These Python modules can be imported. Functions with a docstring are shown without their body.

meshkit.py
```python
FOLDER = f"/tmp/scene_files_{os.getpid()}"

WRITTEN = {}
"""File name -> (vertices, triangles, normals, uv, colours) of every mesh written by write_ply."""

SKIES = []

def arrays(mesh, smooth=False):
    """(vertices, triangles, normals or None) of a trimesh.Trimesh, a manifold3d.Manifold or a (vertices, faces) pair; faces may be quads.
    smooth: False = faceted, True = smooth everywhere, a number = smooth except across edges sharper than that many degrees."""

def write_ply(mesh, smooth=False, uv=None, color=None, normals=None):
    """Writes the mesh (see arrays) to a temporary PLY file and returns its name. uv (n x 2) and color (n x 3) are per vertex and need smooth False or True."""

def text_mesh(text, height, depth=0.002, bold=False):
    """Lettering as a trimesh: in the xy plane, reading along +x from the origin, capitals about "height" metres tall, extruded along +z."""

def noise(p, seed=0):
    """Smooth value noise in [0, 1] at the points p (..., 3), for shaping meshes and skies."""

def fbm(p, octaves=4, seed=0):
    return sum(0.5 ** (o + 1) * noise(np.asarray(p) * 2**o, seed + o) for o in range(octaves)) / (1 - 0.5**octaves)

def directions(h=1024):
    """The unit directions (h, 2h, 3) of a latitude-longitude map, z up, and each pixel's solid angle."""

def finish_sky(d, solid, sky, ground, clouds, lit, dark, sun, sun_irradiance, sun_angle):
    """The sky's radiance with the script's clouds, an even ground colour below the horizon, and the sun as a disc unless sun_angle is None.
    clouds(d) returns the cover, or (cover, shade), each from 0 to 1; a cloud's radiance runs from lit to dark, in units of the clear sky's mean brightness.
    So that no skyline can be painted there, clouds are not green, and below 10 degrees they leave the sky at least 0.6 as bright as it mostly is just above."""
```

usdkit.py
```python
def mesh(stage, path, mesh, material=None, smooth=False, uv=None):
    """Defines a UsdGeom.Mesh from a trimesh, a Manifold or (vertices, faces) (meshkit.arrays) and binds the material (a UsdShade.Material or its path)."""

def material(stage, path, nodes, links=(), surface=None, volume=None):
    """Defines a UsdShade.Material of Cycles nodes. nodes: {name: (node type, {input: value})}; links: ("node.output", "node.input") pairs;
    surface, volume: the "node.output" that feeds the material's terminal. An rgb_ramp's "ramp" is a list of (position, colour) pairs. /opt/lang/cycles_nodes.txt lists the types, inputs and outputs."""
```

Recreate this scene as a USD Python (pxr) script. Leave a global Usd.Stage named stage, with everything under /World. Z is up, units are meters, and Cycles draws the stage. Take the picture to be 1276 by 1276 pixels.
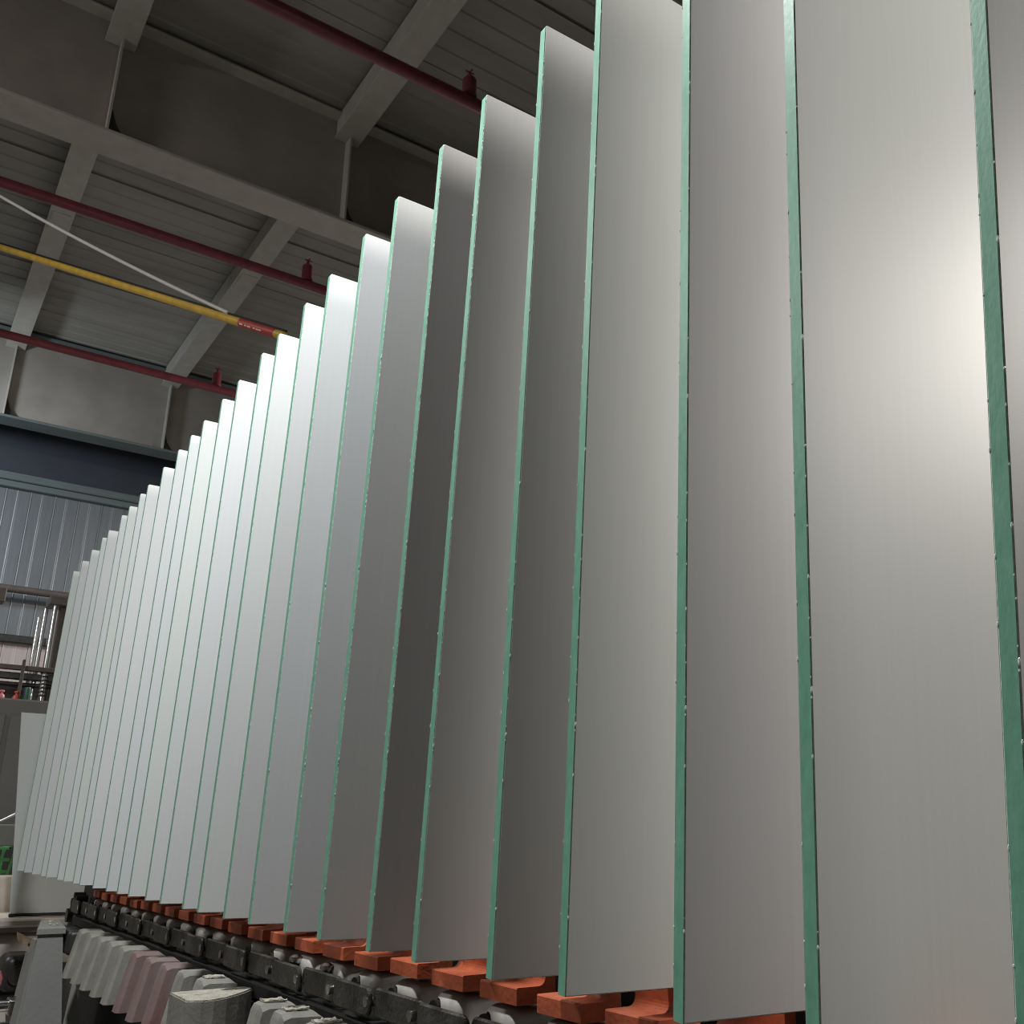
import math, random
import numpy as np, trimesh, usdkit, meshkit
import manifold3d as m3
import shapely.geometry as sg
from pxr import Usd, UsdGeom, UsdLux, UsdShade, Gf, Sdf

random.seed(7); rng = np.random.default_rng(7)
stage = Usd.Stage.CreateInMemory()
UsdGeom.SetStageUpAxis(stage, UsdGeom.Tokens.z); UsdGeom.SetStageMetersPerUnit(stage, 1.0)
stage.SetDefaultPrim(UsdGeom.Xform.Define(stage, '/World').GetPrim())

# ------------------------------------------------------------------ camera, light, exposure
EYE = (-0.48183, 0.0, 1.36375)
RT, UP, FW = (0.83076, -0.55656, 0.00907), (-0.19005, -0.26831, 0.94440), (0.52318, 0.78629, 0.32867)
cam = UsdGeom.Camera.Define(stage, '/World/camera')
cam.AddTransformOp().Set(Gf.Matrix4d(*RT, 0, *UP, 0, *[-c for c in FW], 0, *EYE, 1))
cam.CreateHorizontalApertureAttr(36.0); cam.CreateVerticalApertureAttr(36.0); cam.CreateFocalLengthAttr(33.0)
cam.CreateClippingRangeAttr(Gf.Vec2f(0.02, 200))
cam.CreateExposureAttr(0.0)

# unseen lamps, placed for their effect on panes and hall: (name, position, aim, radius, watts-like intensity, colour)
LAMPS = [
    ('lamp_key',   (-0.37, 0.87, 3.15), (0.0, 1.9, 1.5), 0.10, 450, (0.97, 1.0, 1.0)),  # out of view, placed to whiten the far panes and light edges and pads
    ('lamp_right', (1.7, -0.13, 2.46),  (0.3, 0.5, 1.85), 0.33, 50, (1.0, 0.95, 0.89)),  # out of view, placed to brighten the nearest pane faces
    ('lamp_far',   (-1.6, 11.2, 6.0), (0.8, 14.0, 3.5), 0.30, 105, (0.80, 0.90, 1.0)),  # out of view, placed to light the far wall and far girder
    ('lamp_mid',   (-4.5, 5.5, 6.2),  (-1.0, 5.0, 0.0), 0.40, 90, (1.0, 0.97, 0.92)),  # out of view, general light for the hall from the left
    ('lamp_press', (-1.3, 7.7, 3.5), (0.6, 9.0, 2.9), 0.16, 45, (0.95, 0.98, 1.0)),  # out of view, placed for highlights on the press columns and lower cladding
    ('lamp_aisle', (6.0, 8.8, 6.2),  (4.0, 8.3, 0.0), 0.40, 340, (1.0, 0.95, 0.88)),  # out of view, general light for roof and hall from the right
]
for n, pos, aim, r, inten, col in LAMPS:
    d = UsdLux.DiskLight.Define(stage, '/World/' + n)
    z = Gf.Vec3d(*pos) - Gf.Vec3d(*aim); z.Normalize()
    x = Gf.Cross(Gf.Vec3d(0.01, 1, 0.02), z); x.Normalize(); y = Gf.Cross(z, x)
    d.AddTransformOp().Set(Gf.Matrix4d(*x, 0, *y, 0, *z, 0, *pos, 1))
    d.CreateRadiusAttr(r); d.CreateIntensityAttr(inten); d.CreateColorAttr(Gf.Vec3f(*col))

# ------------------------------------------------------------------ helpers
used = {}
def numbered(parent, name):
    k = used.get((parent, name), 0); used[(parent, name)] = k + 1
    return name if k == 0 else f'{name}_{k:03d}'
def path_of(p): return p if isinstance(p, str) else str(p.GetPath())
def tag(prim, label=None, cat=None, group=None, kind=None):
    for k, v in (('label', label), ('category', cat), ('group', group), ('kind', kind)):
        if v: prim.SetCustomDataByKey(k, v)
    return prim
def thing(name, label, cat, loc=(0, 0, 0), group=None, rotz=0, kind=None):
    x = UsdGeom.Xform.Define(stage, '/World/' + numbered('/World', name))
    x.AddTranslateOp().Set(Gf.Vec3d(*loc))
    if rotz: x.AddRotateZOp().Set(rotz)
    return tag(x.GetPrim(), label, cat, group, kind)
def obj(name, mesh, mat, parent='/World', smooth=False, label=None, cat=None, group=None, kind=None):
    pp = path_of(parent)
    m = usdkit.mesh(stage, pp + '/' + numbered(pp, name), mesh, mat, smooth=smooth)
    return tag(m.GetPrim(), label, cat, group, kind)
def piv(name, parent):
    pp = path_of(parent)
    return UsdGeom.Xform.Define(stage, pp + '/' + numbered(pp, name)).GetPrim()

def tm(man):
    m = man.to_mesh(); return trimesh.Trimesh(m.vert_properties[:, :3], m.tri_verts, process=False)
def box(x0, y0, z0, x1, y1, z1, ch=0.0):
    x0, x1 = sorted((x0, x1)); y0, y1 = sorted((y0, y1)); z0, z1 = sorted((z0, z1))
    if ch <= 0:
        return trimesh.creation.box(bounds=[[x0, y0, z0], [x1, y1, z1]])
    ch = min(ch, .45 * min(x1 - x0, y1 - y0, z1 - z0))
    pts = []
    for a in (0, 1):
        for b in (0, 1):
            for c in (0, 1):
                X, Y, Z = (x1 if a else x0), (y1 if b else y0), (z1 if c else z0)
                sx, sy, sz = (-ch if a else ch), (-ch if b else ch), (-ch if c else ch)
                pts += [(X + sx, Y + sy, Z), (X + sx, Y, Z + sz), (X, Y + sy, Z + sz)]
    return tm(m3.Manifold.hull_points(np.array(pts)))
def rbox(x0, y0, z0, x1, y1, z1, r, seg=12):
    s = m3.Manifold.sphere(r, seg)
    return tm(m3.Manifold.batch_hull([s.translate((x, y, z)) for x in (x0 + r, x1 - r) for y in (y0 + r, y1 - r) for z in (z0 + r, z1 - r)]))
def hull(*pts): return tm(m3.Manifold.hull_points(np.array(pts, float)))
def tube(points, r, n=12):
    pts = np.array(points, float); rr = np.broadcast_to(np.asarray(r, float), (len(pts),))
    t = np.gradient(pts, axis=0); t /= np.linalg.norm(t, axis=1, keepdims=True)
    up = np.array([0, 0, 1.0]) if abs(t[0][2]) < .9 else np.array([1.0, 0, 0])
    a = np.cross(t, up); a /= np.linalg.norm(a, axis=1, keepdims=True); b = np.cross(a, t)
    ang = np.arange(n) * 2 * np.pi / n
    v = pts[:, None] + rr[:, None, None] * (np.cos(ang)[None, :, None] * a[:, None] + np.sin(ang)[None, :, None] * b[:, None])
    V = v.reshape(-1, 3); F = []
    for i in range(len(pts) - 1):
        for j in range(n):
            k = (j + 1) % n
            F += [(i * n + j, i * n + k, (i + 1) * n + k), (i * n + j, (i + 1) * n + k, (i + 1) * n + j)]
    c0, c1 = len(V), len(V) + 1
    V = np.vstack([V, pts[0], pts[-1]])
    for j in range(n):
        k = (j + 1) % n
        F += [(c0, k, j), (c1, (len(pts) - 1) * n + j, (len(pts) - 1) * n + k)]
    m = trimesh.Trimesh(V, F, process=False); m.fix_normals(); return m
def cyl(a, b, r, n=20): return tube([a, b], r, n)
def lathe(profile, n=20, loc=(0, 0, 0)):
    m = trimesh.creation.revolve(np.array(profile, float), sections=n); m.apply_translation(loc); return m
def prism_xz(poly, y0, y1):
    """polygon in the xz plane, extruded along y"""
    m = trimesh.creation.extrude_polygon(sg.Polygon(poly), y1 - y0, engine='earcut')
    v = m.vertices.copy(); m.vertices = np.stack([v[:, 0], y1 - v[:, 2], v[:, 1]], 1)
    m.fix_normals(); return m
def prism_xy(poly, z0, z1):
    m = trimesh.creation.extrude_polygon(sg.Polygon(poly), z1 - z0, engine='earcut'); m.apply_translation((0, 0, z0)); return m
def prism_yz(poly, x0, x1):
    m = trimesh.creation.extrude_polygon(sg.Polygon(poly), x1 - x0, engine='earcut')
    v = m.vertices.copy(); m.vertices = np.stack([x0 + v[:, 2], v[:, 0], v[:, 1]], 1)
    m.fix_normals(); return m
cat = lambda *ms: trimesh.util.concatenate(list(ms))

# ------------------------------------------------------------------ materials
L = '/World/Looks/'
def mat(name, color, rough=.5, metal=0., var=0., scale=20., bump=0., bscale=60., stretch=(1, 1, 1), spec=.5, dark=None, rand=0., coat=0., detail=4., trans=0.):
    """plain material with procedural tonal variation (noise between the colour and a second one) and fine relief"""
    nodes = {'tc': ('texture_coordinate', {}), 'mp': ('mapping', {'scale': stretch}),
             'n': ('noise_texture', {'scale': scale, 'detail': detail, 'roughness': .6}),
             'p': ('principled_bsdf', {'roughness': rough, 'metallic': metal, 'specular_ior_level': spec, 'coat_weight': coat})}
    links = [('tc.object', 'mp.vector'), ('mp.vector', 'n.vector')]
    c = np.array(color, float); d = np.array(dark, float) if dark is not None else c * (1 - var)
    nodes['r'] = ('rgb_ramp', {'ramp': [(0.30, tuple(d)), (0.68, tuple(c))]})
    links += [('n.fac', 'r.fac')]
    src = 'r.color'
    if rand:
        nodes['oi'] = ('object_info', {}); nodes['h'] = ('hsv', {'hue': .5, 'saturation': 1., 'fac': 1.})
        nodes['mr'] = ('map_range', {'from_min': 0., 'from_max': 1., 'to_min': 1 - rand, 'to_max': 1 + rand})
        links += [('oi.random', 'mr.value'), ('mr.result', 'h.value'), (src, 'h.color')]; src = 'h.color'
    links.append((src, 'p.base_color'))
    if bump:
        nodes['n2'] = ('noise_texture', {'scale': bscale, 'detail': 3.}); nodes['b'] = ('bump', {'strength': bump, 'distance': .01})
        links += [('mp.vector', 'n2.vector'), ('n2.fac', 'b.height'), ('b.normal', 'p.normal')]
    return usdkit.material(stage, L + name, nodes, links, surface='p.BSDF')

M = {}
# the coated face of the glass: satin grey-white lacquer with very faint vertical streaks; each pane leans a little to another tint
M['coat'] = usdkit.material(stage, L + 'coat_lacquer', {
    'tc': ('texture_coordinate', {}), 'mp': ('mapping', {'scale': (60, 60, 1.2)}),
    'n': ('noise_texture', {'scale': 3., 'detail': 3.}),
    'r': ('rgb_ramp', {'ramp': [(.3, (.70, .712, .706)), (.7, (.722, .735, .729))]}),
    'oi': ('object_info', {}),
    't': ('rgb_ramp', {'ramp': [(0, (.97, 1.0, .97)), (.4, (1, 1, 1)), (.7, (.97, .975, 1.0)), (1, (1.0, .975, .985))]}),
    'mx': ('mix_color', {'blend_type': 'multiply', 'fac': 1.}),
    'p': ('principled_bsdf', {'roughness': .50, 'specular_ior_level': .16})},
    [('tc.object', 'mp.vector'), ('mp.vector', 'n.vector'), ('n.fac', 'r.fac'), ('oi.random', 't.fac'), ('r.color', 'mx.a'), ('t.color', 'mx.b'), ('mx.result', 'p.base_color')], surface='p.BSDF')
# cut glass edge: green, ground, finely mottled
M['edge'] = mat('glass_edge_green', (.23, .50, .37), rough=.42, dark=(.15, .40, .28), scale=120, stretch=(1, 1, .35), bump=.03, bscale=400)
M['arris'] = mat('ground_arris', (.62, .72, .66), rough=.5, dark=(.30, .48, .38), scale=260, stretch=(1, 1, .5), bump=.3, bscale=500)
M['back'] = mat('pane_back', (.27, .26, .25), rough=.4, var=.1, scale=6)
M['chip'] = mat('chipped_glass', (.86, .92, .88), rough=.25, var=.1)
M['pad'] = mat('orange_rubber_pad', (.62, .14, .052), rough=.55, dark=(.34, .07, .032), scale=22, bump=.10, bscale=180)
M['roller'] = mat('cast_grey', (.50, .48, .44), rough=.5, dark=(.36, .335, .30), scale=30, bump=.06, bscale=240)
M['bolt'] = mat('black_bolt', (.035, .033, .03), rough=.45, var=.4, metal=.3)
M['plate'] = mat('oily_steel_plate', (.10, .095, .085), rough=.42, metal=.5, dark=(.045, .042, .034), scale=40, bump=.25, bscale=160)
M['chrome'] = mat('polished_steel', (.85, .85, .83), rough=.22, metal=1., var=.06, scale=8)
M['dirty_nut'] = mat('bright_nut', (.62, .60, .57), rough=.22, metal=1., var=.4, scale=80)
M['tooth'] = mat('grey_guard_plastic', (.29, .28, .25), rough=.72, dark=(.21, .20, .175), scale=25, bump=.08, bscale=220)
M['tooth_red'] = mat('red_stained_guard', (.20, .105, .10), rough=.7, dark=(.23, .205, .185), scale=18, stretch=(1, 1, .4), bump=.08, bscale=200)
M['dust'] = mat('glass_dust', (.52, .49, .42), rough=.95, dark=(.30, .28, .23), scale=90, bump=.4, bscale=300)
M['post'] = mat('grey_painted_post', (.27, .27, .255), rough=.55, var=.10, scale=10, bump=.1, bscale=80)
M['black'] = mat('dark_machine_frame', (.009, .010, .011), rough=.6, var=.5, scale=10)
M['flange'] = mat('pale_beam_paint', (.47, .45, .405), rough=.6, dark=(.39, .375, .34), scale=6, bump=.1, bscale=40)
M['web'] = mat('grey_beam_web', (.37, .335, .295), rough=.6, dark=(.29, .262, .23), scale=2.2)
M['deck'] = mat('roof_deck', (.36, .345, .31), rough=.5, dark=(.26, .25, .225), scale=1.6, stretch=(.35, 1.6, 1))
M['pipe'] = mat('red_pipe', (.20, .035, .045), rough=.4, dark=(.13, .025, .035), scale=12)
M['yellow'] = mat('yellow_paint', (.72, .46, .06), rough=.4, dark=(.52, .33, .06), scale=12)
M['redlabel'] = mat('red_label', (.45, .06, .045), rough=.5, var=.2)
M['white'] = mat('white_print', (.8, .75, .7), rough=.5, var=.1)
M['cable'] = mat('pale_cable', (.62, .61, .60), rough=.5, var=.1)
M['rubber'] = mat('black_rubber', (.02, .02, .02), rough=.6, var=.3)
M['cladding'] = mat('zinc_cladding', (.24, .255, .27), rough=.45, metal=.45, dark=(.20, .215, .23), scale=5, stretch=(6, 6, .5), rand=.08)
M['cladding_warm'] = mat('dull_pink_cladding', (.50, .43, .42), rough=.5, metal=.2, dark=(.40, .35, .34), scale=5, stretch=(6, 6, .5), rand=.06)
M['navy'] = mat('navy_panel', (.042, .048, .062), rough=.6, var=.2, scale=2)
M['trim'] = mat('green_grey_trim', (.14, .17, .17), rough=.5, var=.25, scale=6, stretch=(.3, 1, 6))
M['concrete'] = mat('floor_concrete', (.27, .265, .25), rough=.75, dark=(.17, .165, .155), scale=3, bump=.2, bscale=40)
M['plaster'] = mat('hall_wall', (.34, .34, .33), rough=.8, var=.15, scale=3)
M['cabinet'] = mat('cabinet_grey', (.16, .16, .155), rough=.5, var=.10, scale=5)
M['darksteel'] = mat('dark_steel', (.07, .068, .065), rough=.42, metal=.4, var=.4, scale=25)
M['brown_steel'] = mat('brown_steel', (.12, .095, .085), rough=.5, var=.3, scale=20)
M['green'] = mat('green_plastic', (.16, .60, .24), rough=.5, var=.2, scale=20)
M['cream'] = mat('cream_paint', (.66, .61, .54), rough=.5, dark=(.52, .47, .41), scale=10)
M['mauve'] = mat('mauve_paint', (.30, .235, .22), rough=.6, var=.15, scale=10)
M['wood'] = mat('rough_wood', (.40, .29, .20), rough=.75, dark=(.24, .17, .11), scale=8, stretch=(1, 8, 8), bump=.2)
M['pink'] = mat('pink_plastic', (.82, .25, .28), rough=.45, var=.2, scale=30)
M['red'] = mat('red_plastic', (.75, .13, .09), rough=.45, var=.2, scale=30)
M['teal'] = mat('teal_enamel', (.05, .13, .11), rough=.45, var=.3, scale=20)
M['lamp'] = mat('lamp_shell', (.30, .30, .30), rough=.5, var=.1)

# ------------------------------------------------------------------ the hall
X0, X1, Y0, Y1, ZD = -7.0, 10.0, -8.0, 14.0, 7.72
obj('floor', box(X0, Y0, -.2, X1, Y1 + .4, 0), M['concrete'], label='grey concrete hall floor', cat='floor', kind='structure')
obj('wall_left', box(X0 - .2, Y0, 0, X0, Y1, 8.3), M['plaster'], label='grey side wall of the hall, left', cat='wall', kind='structure')
obj('wall_right', box(X1, Y0, 0, X1 + .2, Y1, 8.3), M['plaster'], label='grey side wall of the hall, right', cat='wall', kind='structure')
obj('wall_back', box(X0, Y0 - .2, 0, X1, Y0, 8.3), M['plaster'], label='grey wall behind the camera', cat='wall', kind='structure')

# far wall: cladding sheets with raised seams, navy upper panel
wf = thing('wall_far', 'far wall of zinc cladding sheets under a dark navy band', 'wall', kind='structure')
obj('wall_core', box(X0, Y1 + .06, 0, X1, Y1 + .3, 8.3), M['plaster'], wf)
obj('upper_panel', box(X0, Y1 - .02, 5.98, X1, Y1 + .06, 8.2), M['navy'], wf, label='dark navy upper wall panel')
def sheet(w, z0, z1):
    # flat pan with a raised rolled seam on its left edge and two shallow beads
    pr = [(0, 0), (.003, -.010), (.010, -.012), (.017, -.008), (.020, 0)]
    for c in (w * .5,):
        pr += [(c - .014, 0), (c - .006, -.0025), (c + .006, -.0025), (c + .014, 0)]
    pr += [(w - .002, 0), (w - .002, .03), (0, .03)]
    m = trimesh.creation.extrude_polygon(sg.Polygon(pr), z1 - z0, engine='earcut'); m.apply_translation((0, 0, z0)); return m
SW = .31
for k in range(int((X1 - X0) / SW)):
    x = X0 + k * SW
    if x < -1.5 or x > 5.5: continue
    s = sheet(SW, 3.86, 5.9); s.apply_translation((x, Y1, 0)); obj('cladding_sheet', s, M['cladding'], wf)
    s = sheet(SW, 0, 3.78); s.apply_translation((x, Y1, 0)); obj('lower_sheet', s, M['cladding_warm'], wf)
obj('cladding_field', cat(box(X0, Y1, 3.86, -1.6, Y1 + .05, 5.9), box(5.6, Y1, 3.86, X1, Y1 + .05, 5.9), box(X0, Y1, 0, -1.6, Y1 + .05, 3.78), box(5.6, Y1, 0, X1, Y1 + .05, 3.78)), M['cladding'], wf)
obj('trim_1', cat(box(X0, Y1 - .10, 5.88, X1, Y1 + .04, 5.97, .01), box(X0, Y1 - .14, 5.97, X1, Y1 + .04, 6.08, .01)), M['trim'], label='green-grey stepped trim along the top of the far cladding', cat='trim', kind='structure')
obj('trim_2', box(X0, Y1 - .09, 3.76, X1, Y1, 3.86, .01), M['darksteel'], label='dark ledge across the far wall', cat='trim', kind='structure')
rp = thing('wall_rail', 'thin brown rail running across the far cladding above the steel cylinders', 'rail')
obj('rail_bar', cyl((X0 + .2, Y1 - .22, 4.44), (X1 - .2, Y1 - .22, 4.44), .05), M['brown_steel'], rp, smooth=40)
for x in np.arange(-6, 10, 2.0):
    obj('bracket', box(x, Y1 - .22, 4.42, x + .05, Y1 - .01, 4.46), M['brown_steel'], rp)

# ceiling: deck sheets with ribs along x
cl = thing('ceiling', 'ribbed grey steel roof deck', 'ceiling', kind='structure')
def deck(w):
    pr, y = [], 0.0
    n = 5; p = w / n
    for i in range(n):
        b = i * p
        pr += [(b + .004, 0), (b + p * .52, 0), (b + p * .56, .012), (b + p * .96, .012)]
    pr += [(w - .004, 0), (w - .004, .07), (.004, .07)]
    return prism_yz(pr, X0, X1)
DW = 1.06; dk = deck(DW)
for k in range(int((Y1 - Y0) / DW) + 1):
    m = dk.copy(); m.apply_translation((0, Y0 + k * DW, ZD + .012 * (k % 2))); obj('deck_sheet', m, M['deck'], cl)
obj('roof_skin', box(X0, Y0, ZD + .10, X1, Y1 + .4, ZD + .2), M['deck'], cl)

# girders across the hall (along x) with webs, stiffeners, gussets
def girder(y0, z0, ztop, label, flange, group=None):
    g = thing('steel_girder', label, 'girder', (0, y0, z0))
    obj('bottom_flange', box(X0, 0, 0, X1, .31, .035, .006), flange, g)
    obj('web', box(X0, .145, .035, X1, .165, ztop - z0), M['web'], g)
    obj('top_flange', box(X0, .03, ztop - z0, X1, .28, ztop - z0 + .03, .006), flange, g)
    for x in PX:
        obj('stiffener', box(x + .118, .03, .035, x + .134, .145, ztop - z0), M['flange'], g)
        obj('gusset', prism_xz([(x + .145, .036), (x + .36, .036), (x + .25, .09), (x + .19, .17), (x + .145, .30)], .10, .12), M['darksteel'], g)
    return g
PX = [-1.97, .03, 2.03, 4.03]
girder(6.66, 6.5, 7.66, 'pale-flanged roof girder crossing the upper left of the photo', M['flange'])
girder(12.75, 6.42, 7.66, 'dark far roof girder just before the navy wall band', M['trim'])
girder(.10, 6.5, 7.66, 'roof girder overhead near the camera', M['flange'])
names = {(.03, 0): 'pale roof purlin in front of the near girder, at the top left corner', (2.03, 0): 'pale roof purlin crossed by the nearest red pipe',
         (.03, 1): 'pale roof purlin behind the near girder, left one, above the yellow pole', (2.03, 1): 'pale roof purlin behind the near girder, right one, running down to the panes'}
for x in PX:
    for i, (a, b) in enumerate(((.27, 6.80), (6.83, 12.89))):
        lab = names.get((x, i))
        t = thing('roof_purlin', lab or ('roof purlin outside the frame, %s of the near girder, %s' % (('in front', 'beyond')[i], 'far left' if x < 0 else 'far right')), 'purlin', (x, a, 7.45))
        obj('lower_flange', box(0, 0, 0, .235, b - a, .012, .003), M['flange'], t)
        obj('side_web', cat(box(.02, 0, .012, .03, b - a, .26), box(.205, 0, .012, .215, b - a, .26)), M['flange'], t)
        obj('splice_plate', box(.03, 2.6, -.006, .205, 2.95, 0), M['flange'], t)

# sprinkler pipes
for y, z, lab, xs in ((4.72, 6.4, 'nearest dark red sprinkler pipe at the top of the photo', 2.25), (7.64, 6.4, 'second dark red sprinkler pipe, passing behind the near girder', 2.19), (10.38, 6.4, 'farthest sprinkler pipe, dim purple red, before the far girder', 2.16)):
    t = thing('sprinkler_pipe', lab, 'pipe', (0, y, z))
    obj('main_run', cyl((X0, 0, 0), (X1, 0, 0), .046, 16), M['pipe'], t, smooth=40)
    for x in (xs - 3.0, xs, xs + 3.0):
        if x == xs or abs(x) < 9:
            h = obj('sprinkler_head', lathe([(0, .03), (.055, .03), (.058, .05), (.052, .06), (.052, .19), (.042, .205), (.018, .21), (.014, .25), (0, .25)], 16, (x, 0, 0)), M['pipe'], t, smooth=40)
            obj('deflector', cat(box(x - .035, -.006, .262, x + .035, .006, .27), box(x - .006, -.035, .262, x + .006, .035, .27), cyl((x, 0, .24), (x, 0, .275), .007, 8)), M['pipe'], h)
    for x in (-4, 4.5, 7):
        obj('hanger_rod', cyl((x, 0, .04), (x, 0, 1.3), .008, 8), M['darksteel'], t)

# yellow pole with red band, black hose on top, pale cable
A, B = np.array([-.352, 8.0, 6.019]), np.array([1.021, 4.8, 4.137])
d = (B - A); A2, B2 = A - d * .3, A + d * 1.03
t = thing('yellow_pole', 'long slanting yellow pole with a red printed band near the panes', 'pole')
obj('pole_tube', cyl(A2, B2, .026, 18), M['yellow'], t, smooth=40)
P1, P2 = A + d * .918, A + d * 1.01
band = obj('red_band', cyl(P1, P2, .0275, 18), M['redlabel'], t, smooth=40, label='red printed band')
side = np.cross(d, [0, 0, 1.0]); side /= np.linalg.norm(side)
e1 = -np.array(FW); e1 -= d * (e1 @ d) / (d @ d); e1 /= np.linalg.norm(e1)
dn = np.cross(e1, d); dn /= np.linalg.norm(dn); dn = dn if dn[2] < 0 else -dn
u = d / np.linalg.norm(d)
marks = []
for k, (s0, s1, off) in enumerate([(.02, .05, .40), (.07, .085, .42), (.095, .125, .44), (.15, .17, .42), (.18, .20, .46), (.205, .225, .44)]):
    n_ = math.cos(off) * e1 + math.sin(off) * dn; n_ /= np.linalg.norm(n_); w_ = np.cross(u, n_)
    a_, b_ = P1 + u * s0 * 1.1 + n_ * .0276, P1 + u * s1 * 1.1 + n_ * .0276
    marks.append(hull(*[q + w_ * sw * .004 + n_ * h for q in (a_, b_) for sw in (-1, 1) for h in (-.001, .0006)]))
obj('printed_marks', cat(*marks), M['white'], band, label='worn white marks')
hs = np.linspace(0, 1, 12)
obj('hose', tube([A2 + (B2 - A2) * s + np.array([0, 0, .036]) + e1 * -.01 for s in hs], .010, 8), M['rubber'], t, smooth=40, label='thin black hose lying along the pole')
cb0, cb1 = np.array([-.446, 7.2, 6.036]), A + d * .88 + np.array([0, 0, .04])
cb00 = cb0 + (cb0 - cb1) * .5
pts = [cb00 + (cb1 - cb00) * s + np.array([0, 0, -.10 * 4 * s * (1 - s) * .55]) for s in np.linspace(0, 1, 24)]
obj('hanging_cable', tube(pts, .012, 10), M['cable'], smooth=40, label='pale cable hanging down to the yellow pole', cat='cable')

# ------------------------------------------------------------------ the glass panes
PW, PH, PT, CH = .34, 1.0, .0112, .0009
def outline(inset):
    s = sg.box(inset, inset, PW - inset, PH - inset)
    r = .0042 - inset
    top = s.buffer(-r).buffer(r, quad_segs=4)
    return top.union(sg.box(inset, inset, PW - inset, PH * .5))
def slab(poly, t0, t1):  # polygon in local xz, thickness along y from -t1 to -t0
    return prism_xz(np.array(poly.exterior.coords)[:-1], -t1, -t0)
def frustum(pa, ya, pb, yb):
    a, b = np.array(pa.exterior.coords)[:-1], np.array(pb.exterior.coords)[:-1]
    return tm(m3.Manifold.hull_points(np.vstack([np.stack([a[:, 0], np.full(len(a), ya), a[:, 1]], 1), np.stack([b[:, 0], np.full(len(b), yb), b[:, 1]], 1)])))
o0, o1 = outline(0), outline(CH)
class_root = stage.CreateClassPrim('/World/glass_pane_source')
src = UsdGeom.Xform.Define(stage, '/World/glass_pane_source')
stage.GetPrimAtPath('/World/glass_pane_source').SetSpecifier(Sdf.SpecifierClass)
sp = stage.GetPrimAtPath('/World/glass_pane_source')
obj('glass_body', slab(o0, CH, PT - CH), M['edge'], sp, label='green cut glass edge')
obj('ground_arris', frustum(o0, -PT + CH, o1, -PT + .0003), M['arris'], sp)
obj('ground_arris', frustum(o0, -CH, o1, 0), M['arris'], sp)
obj('back_face', slab(o1, -.0003, .0001), M['back'], sp, label='dull grey back')  # back is out of view, its dark tone cuts bounced light between panes
obj('coated_face', slab(o1, PT - .0003, PT), M['coat'], sp, label='satin grey-white coated face')
# chips along the near vertical edge
ch = []
for k in range(46):
    z = rng.uniform(.02, .98); s = rng.uniform(.0004, .0011); y = (-PT + CH * rng.uniform(.2, .9)) if rng.random() < .6 else -CH * rng.uniform(.2, .9)
    ico = trimesh.creation.icosphere(0, s); ico.vertices *= (.6, .8, rng.uniform(1, 2.4)); ico.apply_translation((.0002, y, z)); ch.append(ico)
obj('edge_chip', cat(*ch), M['chip'], sp, kind='stuff')

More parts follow.
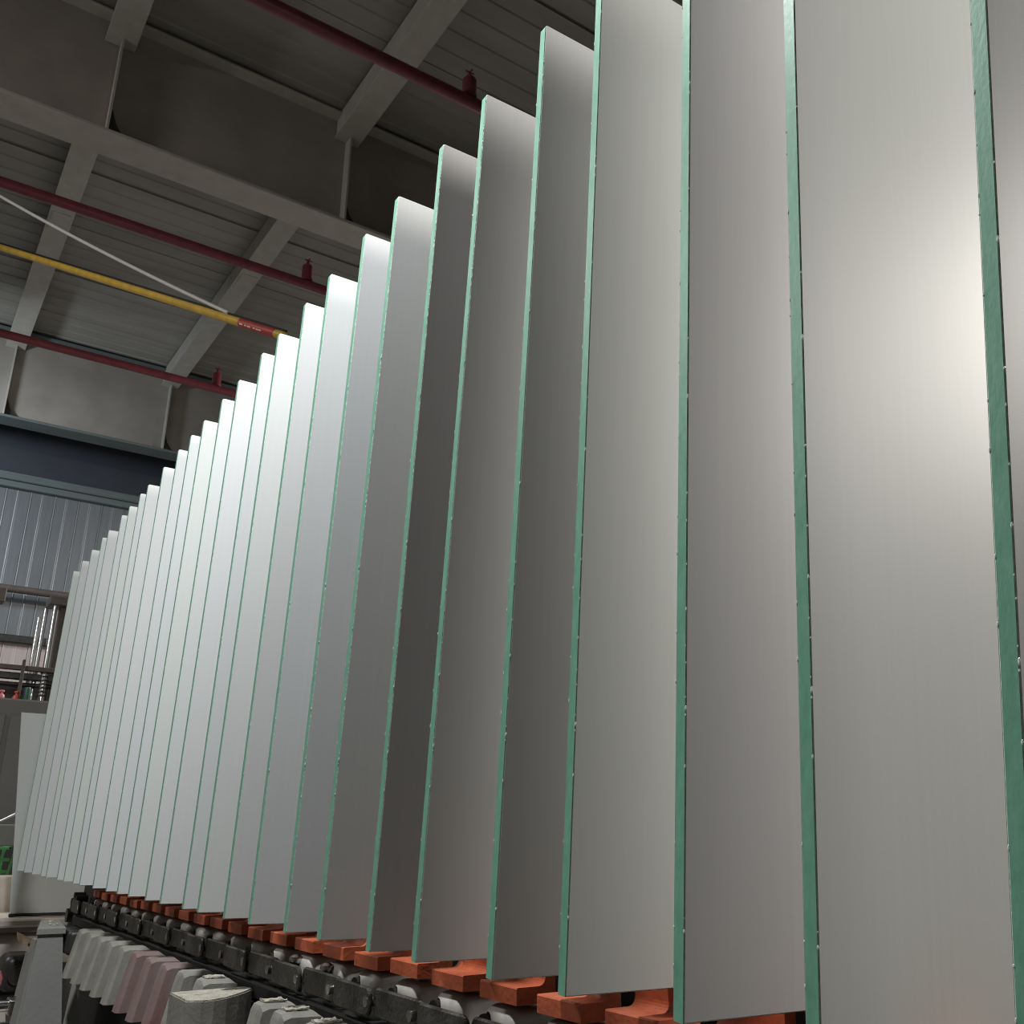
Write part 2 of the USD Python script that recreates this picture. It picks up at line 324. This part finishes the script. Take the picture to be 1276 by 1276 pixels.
SY = [3.6255, 3.4647, 3.3063, 3.1433, 3.0531, 2.8782, 2.7821, 2.6553, 2.5726, 2.4188, 2.2801, 2.1752, 2.0782, 1.944, 1.8391, 1.6979, 1.6133, 1.4823, 1.3729, 1.2393, 1.1313, 0.9984, 0.8957, 0.7588, 0.6544, 0.5248, 0.4138, 0.289, 0.168]  # last pane is out of view, placed to shade the one beside it
LEAN = [-4.529, -4.529, -4.513, -4.468, -4.533, -4.44, -4.475, -4.402, -4.54, -4.502, -4.401, -4.456, -4.666, -4.561, -4.626, -4.419, -4.755, -4.563, -4.429, -4.41, -4.478, -4.37, -4.716, -4.161, -4.149, -4.291, -4.576, -6.6, -6.4]
ORD = 'first second third fourth fifth sixth seventh eighth ninth tenth eleventh twelfth thirteenth fourteenth'.split()
ZB = 1.25
for k, (sy, ln) in enumerate(zip(SY, LEAN)):
    a, sd, wd = math.radians(ln), math.radians(.451), math.radians(-1.628)
    ez = np.array([math.sin(sd), math.sin(a) * math.cos(sd), math.cos(a) * math.cos(sd)])
    ex = np.array([math.cos(wd), math.sin(wd), 0]); ex -= ez * (ex @ ez); ex /= np.linalg.norm(ex); ey = np.cross(ez, ex)
    near = len(SY) - 2 - k
    if near < 14:
        special = {-1: 'unseen glass pane beyond the right edge, placed to shade the nearest pane', 0: 'largest and nearest glass pane, cut by the right edge of the photo', 1: 'second nearest glass pane, broad grey face with a bright upper right', 3: 'fourth glass pane from the right, the last whose top is cut off by the photo', 4: 'fifth glass pane from the right, its top corner the highest in view'}
        lab = special.get(near, 'upright glass pane with green cut edge, %s from the right' % ORD[near])
    else:
        lab = 'bright white coated pane with thin edge, %s from the far left' % ORD[k]
    t = UsdGeom.Xform.Define(stage, '/World/' + numbered('/World', 'glass_pane'))
    t.AddTransformOp().Set(Gf.Matrix4d(*map(float, ex), 0, *map(float, ey), 0, *map(float, ez), 0, 0, sy, ZB, 1))
    pr = t.GetPrim(); pr.GetReferences().AddInternalReference('/World/glass_pane_source'); pr.SetInstanceable(True)
    tag(pr, lab, 'glass pane', 'upright coated glass panes in the row')

# ------------------------------------------------------------------ conveyor chain carrying the panes
cc = thing('conveyor_chain', 'heavy conveyor chain with orange rubber pads and dark link plates under the panes', 'conveyor chain')
XP, ZP = .078, 1.2285          # front edge and top of the pads' feet
def pad_profile():
    r, pts = .008, [(0, -.0155), (.046, -.0155), (.046, .0185), (.034, .0185)]
    for a in np.linspace(0, 90, 6):
        pts.append((.034 - r + r * math.cos(math.radians(a)), r - r * math.sin(math.radians(a))))
    pts += [(.0012, 0), (0, -.0012)]
    return pts
pm = prism_xz(pad_profile(), 0, .066)
s8 = m3.Manifold.sphere(.010, 16)
def roller_block():
    # rounded casting below a pad: a drum lying along y with a squared back
    sp_ = lambda r, p: m3.Manifold.sphere(r, 28).translate(p)
    body = m3.Manifold.batch_hull([sp_(.016, (.020, .018, -.036)), sp_(.014, (.020, .050, -.034)), sp_(.010, (.055, .012, -.030)), sp_(.010, (.055, .054, -.030)),
                                   sp_(.014, (.018, .016, -.062)), sp_(.014, (.018, .050, -.062)), sp_(.010, (.055, .012, -.066)), sp_(.010, (.055, .054, -.066))])
    hole = m3.Manifold.cylinder(.03, .010, .010, 18).rotate((0, 90, 0)).translate((-.006, .052, -.037))
    return tm(body - hole)
rbm = roller_block()
NU = 25
for k in range(NU):
    y = .728 - .4 + .0995 * k
    m = pm.copy(); m.apply_translation((XP, y, ZP + rng.normal(0, .0007))); obj('pad', m, M['pad'], cc)
    m = rbm.copy(); m.apply_translation((XP - .006, y + .001, ZP)); rb = obj('roller_block', m, M['roller'], cc, smooth=35)
    obj('bolt', cyl((XP - .004, y + .053, ZP - .037), (XP + .014, y + .055, ZP - .037), .0085, 14), M['bolt'], rb)
    obj('bolt', cyl((XP - .011, y + .030, ZP - .052), (XP + .004, y + .030, ZP - .060), .0085, 14), M['bolt'], rb)
def link(y0, y1, x0, x1, z0, z1):
    p = sg.box(y0, z0, y1, z1).buffer(-.009).buffer(.009, quad_segs=5)
    a = np.array(p.exterior.coords)[:-1]; b = np.array(p.buffer(-.0018).exterior.coords)[:-1]
    mk = lambda q, x: np.stack([np.full(len(q), x), q[:, 0], q[:, 1]], 1)
    return tm(m3.Manifold.hull_points(np.vstack([mk(b, x0), mk(a, x0 + .0018), mk(a, x1 - .0018), mk(b, x1)])))
pitch = .1085
for k in range(24):
    y = .335 + pitch * k
    x = .056 if k % 2 else .0625
    obj('link_plate', link(y + (.004 if k % 2 else -.006), y + pitch + (-.004 if k % 2 else .006), x, x + .006, 1.1675, 1.1985), M['plate'], cc)
    obj('pin', cyl((.0555, y + .012, 1.183), (.085, y + .012, 1.183), .006, 12), M['dirty_nut'], cc, smooth=40)
    if 1.15 < y < 1.4: obj('pin_nut', lathe([(0, 0), (.0085, 0), (.0095, .004), (.0085, .008), (.004, .0105), (0, .011)], 14, (.074, y + .06, 1.197)), M['dirty_nut'], cc, smooth=40)
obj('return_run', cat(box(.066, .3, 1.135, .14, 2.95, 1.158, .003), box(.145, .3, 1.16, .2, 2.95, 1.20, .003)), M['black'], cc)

t = thing('end_sprocket', 'small dark sprocket at the far end of the chain', 'sprocket', (.085, 3.06, 1.150))
gear = sg.Point(0, 0).buffer(.048)
for k in range(9):
    a = k * 2 * math.pi / 9; gear = gear.union(sg.Point(.050 * math.cos(a), .050 * math.sin(a)).buffer(.010))
obj('toothed_wheel', prism_yz(np.array(gear.exterior.coords)[:-1], 0, .03), M['black'], t)
obj('hub', cyl((-.015, 0, 0), (.045, 0, 0), .018, 16), M['darksteel'], t, smooth=40)
obj('second_wheel', prism_yz(np.array(gear.exterior.coords)[:-1], .05, .075), M['black'], t)

# ------------------------------------------------------------------ machine frame, toothed guard, wedge, post
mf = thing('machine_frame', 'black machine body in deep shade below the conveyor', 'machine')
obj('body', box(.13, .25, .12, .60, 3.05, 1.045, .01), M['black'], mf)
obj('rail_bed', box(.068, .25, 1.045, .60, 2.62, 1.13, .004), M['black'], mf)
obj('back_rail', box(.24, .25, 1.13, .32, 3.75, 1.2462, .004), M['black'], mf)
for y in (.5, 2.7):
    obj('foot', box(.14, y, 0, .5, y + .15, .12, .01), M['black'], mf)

gr = thing('toothed_guard', 'grey moulded guard rail with a row of rounded teeth beside the chain', 'guard rail')
def tooth(y0, y1, flare=.016):
    pr = [(-.004 - flare, 1.060), (.052, 1.060), (.052, 1.150), (.046, 1.158), (.010, 1.159), (.004, 1.157), (.0005, 1.150), (-.004, 1.12)]
    a = np.array(pr); yc = (y0 + y1) / 2
    lv = [(y0, .80), (y0 + .007, 1.0), (y1 - .007, 1.0), (y1, .80)]
    pts = []
    for y, s in lv:
        q = a.copy()
        if s < 1: q[:, 0] = np.maximum(q[:, 0] + .005, q[:, 0]); q[3:6, 1] -= .006
        pts.append(np.stack([q[:, 0], np.full(len(q), y), q[:, 1]], 1))
    return tm(m3.Manifold.batch_hull([m3.Manifold.hull_points(np.vstack(pts[i:i + 2])) for i in range(3)]))
ty = [1.225 - .1 * k for k in range(1, 9)] + [1.225, 1.30] + [1.555 + .1025 * k for k in range(10)]
for y in ty:
    red = 1.70 < y < 2.02
    obj('tooth', tooth(y, y + .038), M['tooth_red'] if red else M['tooth'], gr, smooth=30, label='tooth stained dark red' if red else None)
    m = trimesh.creation.box((.030, .022, .002)); m = m.subdivide().subdivide().subdivide()
    nz = meshkit.fbm(m.vertices * 220 + y * 31, 3, 4); m.vertices[:, 2] += np.where(m.vertices[:, 2] > 0, (nz - .5) * .006, 0)
    if y < 1.6:
        m.apply_translation((.026, y + .019, 1.1605)); obj('dust_cap', m, M['dust'], gr)
obj('rail_web', box(.038, .30, 1.058, .056, 1.42, 1.135, .003), M['tooth'], gr)
obj('rail_web', box(.038, 1.535, 1.058, .056, 2.60, 1.135, .003), M['tooth'], gr)

wg = [(-.052, 1.525), (-.052, 1.440), (-.034, 1.430), (-.016, 1.432), (.006, 1.444), (.030, 1.466), (.050, 1.488), (.064, 1.506), (.060, 1.53)]
w = thing('wedge_block', 'grey wedge-shaped guard block with a hollow front, proud of the teeth', 'block')
obj('block_body', prism_xy(wg, .98, 1.1478), M['tooth'], w)
obj('top_face', prism_xy(np.array(sg.Polygon(wg).buffer(-.0015).exterior.coords)[:-1], 1.1478, 1.150), M['dust'], w, label='pale top')  # top given a paler tone than the block sides

ps = thing('end_post', 'grey tapering post at the far end of the machine', 'post', (0, 2.66, 0))
def ring(x0, x1, y0, y1, z): return [(x0, y0, z), (x1, y0, z), (x1, y1, z), (x0, y1, z)]
def quad(xa, xb, ya, xc, xd, yb, z): return [(xa, ya, z), (xb, ya, z), (xd, yb, z), (xc, yb, z)]
obj('shaft', hull(*(quad(-.058, -.003, .0, -.022, .016, .19, 1.138) + quad(-.080, .048, -.01, -.040, .075, .26, .75))), M['post'], ps)
obj('lower_shaft', hull(*(quad(-.080, .048, -.01, -.040, .075, .26, .75) + ring(-.10, .07, -.02, .32, .02))), M['post'], ps)
obj('cap', hull(*(quad(-.063, .001, -.008, -.026, .020, .20, 1.138) + quad(-.063, .001, -.008, -.026, .020, .20, 1.150) + quad(-.060, -.002, -.004, -.024, .017, .196, 1.154))), M['post'], ps)
obj('side_rib', hull(*(ring(-.052, -.034, .05, .12, 1.12) + ring(-.088, -.060, .05, .16, .70))), M['post'], ps)
obj('cover', rbox(.004, -.03, 1.09, .05, .10, 1.146, .012), M['darksteel'], ps, smooth=40, label='dark rounded cover')
obj('base_plate', box(-.14, -.06, 0, .11, .36, .02, .004), M['post'], ps)
obj('dirt', (lambda m: (m.apply_translation((-.018, .09, 1.1555)), m)[1])(cat(*[(lambda b: (b.apply_translation((rng.uniform(-.012, .012), rng.uniform(-.07, .07), 0)), b)[1])(trimesh.creation.icosphere(1, rng.uniform(.0015, .0035))) for _ in range(14)])), M['dust'], ps, kind='stuff')
t = thing('support_leg', 'pale tapering support leg seen in the dark under the guard', 'leg', (0, 2.46, 0))
obj('leg_plate', hull((-.003, 0, 1.05), (.003, 0, 1.05), (-.012, 0, .93), (.036, 0, .93), (-.003, .012, 1.05), (.003, .012, 1.05), (-.012, .012, .93), (.036, .012, .93)), M['post'], t)
obj('leg_stem', box(-.012, 0, .02, .036, .012, .93), M['post'], t)
obj('leg_foot', box(-.03, -.03, 0, .06, .05, .02, .004), M['post'], t)

# ------------------------------------------------------------------ behind the row
t = thing('waiting_pane', 'pale grey glass board standing on the cream beam behind the row of panes', 'board', (.08, 4.2, 1.082))
obj('board_face', hull(*[(x, y, z) for y in (0, .010) for x, z in ((0, 0), (.75, 0), (.68, .735), (-.081, .735))]), M['coat'], t)
obj('bottom_seal', box(-.004, -.006, -.012, .75, .014, 0, .002), M['rubber'], t)

t = thing('cream_beam', 'cream painted double beam behind the end post', 'beam', (0, 4.4, 0))
obj('upper_beam', box(-.5, -.28, 1.04, 1.3, .12, 1.068, .006), M['cream'], t)
obj('mauve_strip', box(-.5, -.22, 1.018, 1.3, .10, 1.038), M['mauve'], t)
obj('round_beam', cyl((-.5, -.12, .958), (1.3, -.12, .958), .06, 24), M['cream'], t, smooth=40)
obj('end_block', rbox(-.5, .16, 1.05, .30, .3, 1.20, .01), M['cream'], t)
for x in (-.4, 1.1): obj('beam_leg', box(x, -.16, 0, x + .08, -.08, .92, .005), M['cream'], t)

t = thing('green_crate', 'green plastic lattice crate at the left edge of the photo', 'crate', (-.15, 5.5, 1.125))
for z in (0, .055, .11, .165): obj('rail', box(0, 0, z, .36, .008, z + .014, .002), M['green'], t)
for x in np.linspace(0, .345, 8): obj('slat', hull(*[(x + dx + .03 * (z > .05), y, z) for dx in (0, .012) for y in (-.004, .006) for z in (0, .175)]), M['green'], t)
for x in (0, .35): obj('end_frame', cat(box(x, 0, 0, x + .01, .25, .014), box(x, 0, .165, x + .01, .25, .179), box(x, .24, 0, x + .01, .25, .179)), M['green'], t)
obj('crate_floor', box(0, 0, 0, .36, .25, .006), M['green'], t)
t = thing('crate_shelf', 'brown shelf carrying the green crate', 'shelf', (-.5, 5.1, 0))
obj('shelf_board', box(0, 0, 1.09, .95, .8, 1.125, .004), M['wood'], t)
for x in (.02, .85): obj('shelf_leg', box(x, .6, 0, x + .06, .66, 1.09), M['brown_steel'], t)

t = thing('grey_bench', 'plain grey bench top with a chrome lever lying on it', 'bench', (-.6, 6.0, 0))
obj('bench_top', box(0, 0, 1.30, 1.6, .8, 1.413, .006), M['post'], t)
for x in (.05, 1.45): obj('bench_leg', box(x, .1, 0, x + .08, .18, 1.30), M['darksteel'], t)
t = thing('chrome_lever', 'shiny chrome lever on the grey bench', 'lever', (.17, 6.2, 1.413))
obj('lever_arm', tube([(-.1, 0, .012), (0, 0, .014), (.05, 0, .022), (.12, 0, .062)], .009, 10), M['chrome'], t, smooth=40)
obj('knob', (lambda m: (m.apply_translation((.125, 0, .066)), m)[1])(trimesh.creation.icosphere(2, .015)), M['chrome'], t, smooth=True)
obj('pivot', cyl((-.02, 0, 0), (-.02, 0, .03), .022, 14), M['darksteel'], t, smooth=40)

t = thing('grey_cabinet', 'large plain grey machine cabinet behind the far end of the panes', 'cabinet', (-.9, 7.0, 0))
obj('cabinet_body', box(0, 0, .06, 2.6, .9, 2.205, .012), M['cabinet'], t)
obj('cabinet_plinth', box(.04, .04, 0, 2.56, .86, .06), M['darksteel'], t)
obj('cabinet_door', box(1.16, -.012, .2, 2.5, 0, 2.1, .004), M['cabinet'], t)
obj('cabinet_door', box(.08, -.012, .2, 1.13, 0, 2.1, .004), M['cabinet'], t)
obj('handle', box(1.04, -.035, 1.1, 1.07, -.012, 1.3, .004), M['darksteel'], t)

# press with chrome columns
t = thing('column_press', 'press with tall polished steel columns standing behind the grey cabinet', 'press', (0, 9.0, 0))
obj('press_bed', box(-1.2, -.2, 0, 1.6, .7, 2.38, .01), M['darksteel'], t)
for x0, y, r, zt in ((.665, -.06, .026, 3.27), (.600, .02, .020, 3.24), (.566, .10, .018, 3.17)):
    c = obj('column', cyl((x0, y, 2.38), (x0, y, zt), r, 24), M['chrome'], t, smooth=40)
for k in range(7):
    obj('collar', lathe([(.020, 0), (.033, 0), (.034, .006), (.033, .013), (.020, .013)], 20, (.665, -.06, 2.47 + .032 * k)), M['darksteel'], t, smooth=40)
obj('head_plate', rbox(.60, -.12, 3.26, .765, .12, 3.335, .008), M['brown_steel'], t, smooth=40)
obj('dark_column', box(.705, -.03, 2.38, .755, .05, 3.26, .004), M['brown_steel'], t)
obj('corner_post', box(.14, -.02, 2.38, .215, .06, 3.36, .006), M['darksteel'], t)
obj('post_head', box(.12, -.06, 3.24, .262, .08, 3.36, .006), M['brown_steel'], t)
obj('cross_rail', box(-1.2, -.10, 2.672, 1.4, -.05, 2.712, .004), M['brown_steel'], t)
obj('cross_rail', box(-1.2, -.06, 2.60, 1.4, .0, 2.655, .004), M['darksteel'], t)
obj('rail_post', box(.475, -.12, 2.38, .50, -.09, 2.76, .003), M['brown_steel'], t)
obj('tie_bar', cyl((-1.2, -.03, 2.56), (1.4, -.03, 2.56), .018, 12), M['darksteel'], t, smooth=40)
obj('guard_sheet', box(-1.2, .30, 2.38, 1.5, .32, 2.60), M['darksteel'], t)
for nm, x, m_, lab in (('red_valve', .47, 'red', 'red valve cap on the press bed, beside the chrome columns'), ('pink_valve', .36, 'pink', 'pink valve cap at the photo edge on the press bed'), ('red_switch', .80, 'red', 'small red switch by the far panes')):
    v = thing(nm, lab, 'valve' if 'valve' in nm else 'switch', (x, 8.86, 2.38))
    obj('valve_body', lathe([(0, 0), (.030, 0), (.032, .02), (.028, .06), (.018, .075), (0, .078)], 14), M[m_], v, smooth=40)
    obj('valve_stem', lathe([(0, .07), (.010, .07), (.010, .09), (.019, .095), (.019, .108), (0, .112)], 12), M[m_], v)
v = thing('teal_canister', 'small teal canister with a pale end on the press bed', 'canister', (.548, 8.84, 2.38))
obj('canister_body', lathe([(0, .03), (.024, .03), (.026, .04), (.026, .13), (.018, .145), (0, .147)], 16), M['teal'], v, smooth=40)
obj('canister_foot', lathe([(0, 0), (.022, 0), (.024, .03), (0, .03)], 16), M['cable'], v, smooth=40)

# clutter low at the left edge
t = thing('wooden_plank', 'short brown wooden plank leaning beside the post', 'plank', (.06, 3.6, 1.03))
obj('plank_board', hull(*[(x, y, z) for y in (-.06, .06) for x, z in ((-.024, .034), (.07, -.012), (.07, -.036), (-.018, .008))]), M['wood'], t)
obj('plank_nail', cyl((0, -.065, .006), (0, -.055, .006), .003, 8), M['darksteel'], t)
t = thing('dark_motor', 'rounded dark grey motor housing left of the post', 'motor', (.062, 3.8, .93))
obj('motor_housing', rbox(-.036, -.05, -.06, .06, .10, .055, .028, 20), M['darksteel'], t, smooth=40)
obj('end_cap', cyl((0.01, -.062, -.005), (0.01, -.05, -.005), .03, 18), M['darksteel'], t)
obj('motor_stand', box(-.03, 0, -.93, .05, .06, -.05), M['black'], t)
t = thing('grey_plate', 'upright pale mauve-grey plate between motor and post', 'plate', (.05, 3.5, .89))
obj('plate_body', hull(*[(x, y, z) for y in (0, .012) for x, z in ((-.012, .005), (.05, .005), (.05, .125), (.0, .125))]), M['mauve'] if False else M['post'], t)
obj('plate_slot', box(.018, -.002, .05, .024, .0, .075), M['black'], t)
obj('plate_leg', box(0, .001, -.89, .045, .011, .005), M['darksteel'], t)
t = thing('pink_lamp_cap', 'small glossy pink cap left of the dark motor', 'cap', (.0, 3.7, .925))
obj('cap_dome', lathe([(0, -.02), (.022, -.02), (.024, 0), (.016, .02), (0, .026)], 16), M['pink'], t, smooth=40)
obj('cap_stem', box(-.012, -.006, -.925, .012, .006, -.02), M['black'], t)
t = thing('steel_bracket', 'shiny steel bracket and rod in the bottom left corner', 'bracket', (0, 3.4, 0))
obj('rod', cyl((-.3, 0, .895), (.012, 0, .892), .007, 10), M['chrome'], t, smooth=40)
obj('bracket_plate', box(-.3, .02, .835, .046, .06, .868, .004), M['cream'], t)
obj('clamp', rbox(.008, -.02, .858, .044, .05, .902, .006), M['dirty_nut'], t, smooth=40)
obj('bracket_post', box(-.1, .02, 0, -.04, .06, .835), M['darksteel'], t)

# shells and hangers given to the unseen lamps (all outside the frame)
for n, pos, aim, r, inten, col in LAMPS:
    t = thing('high_bay_lamp', {'lamp_key': 'unseen lamp left of the row, placed to whiten the far panes', 'lamp_right': 'unseen lamp on the right, placed to brighten the nearest panes', 'lamp_far': 'unseen lamp placed to light the far wall and far girder', 'lamp_mid': 'unseen lamp high on the left, placed for general hall light', 'lamp_press': 'unseen lamp placed to light the press columns', 'lamp_aisle': 'unseen lamp high on the right, placed for general hall light'}[n], 'lamp', pos)
    z = np.array(pos) - np.array(aim); z /= np.linalg.norm(z)
    m = lathe([(r + .03, -.02), (r + .04, -.02), (r + .02, .06), (r * .5, .22), (r * .25, .34), (0, .36), (0, .34), (r * .45, .2), (r + .01, .05)], 24)
    T = trimesh.geometry.align_vectors([0, 0, 1], z); m.apply_transform(T); obj('reflector', m, M['lamp'], t)
    top = z * .35
    obj('hanger', cyl(tuple(top), (top[0], top[1], 7.7 - pos[2]), .01, 8), M['darksteel'], t)
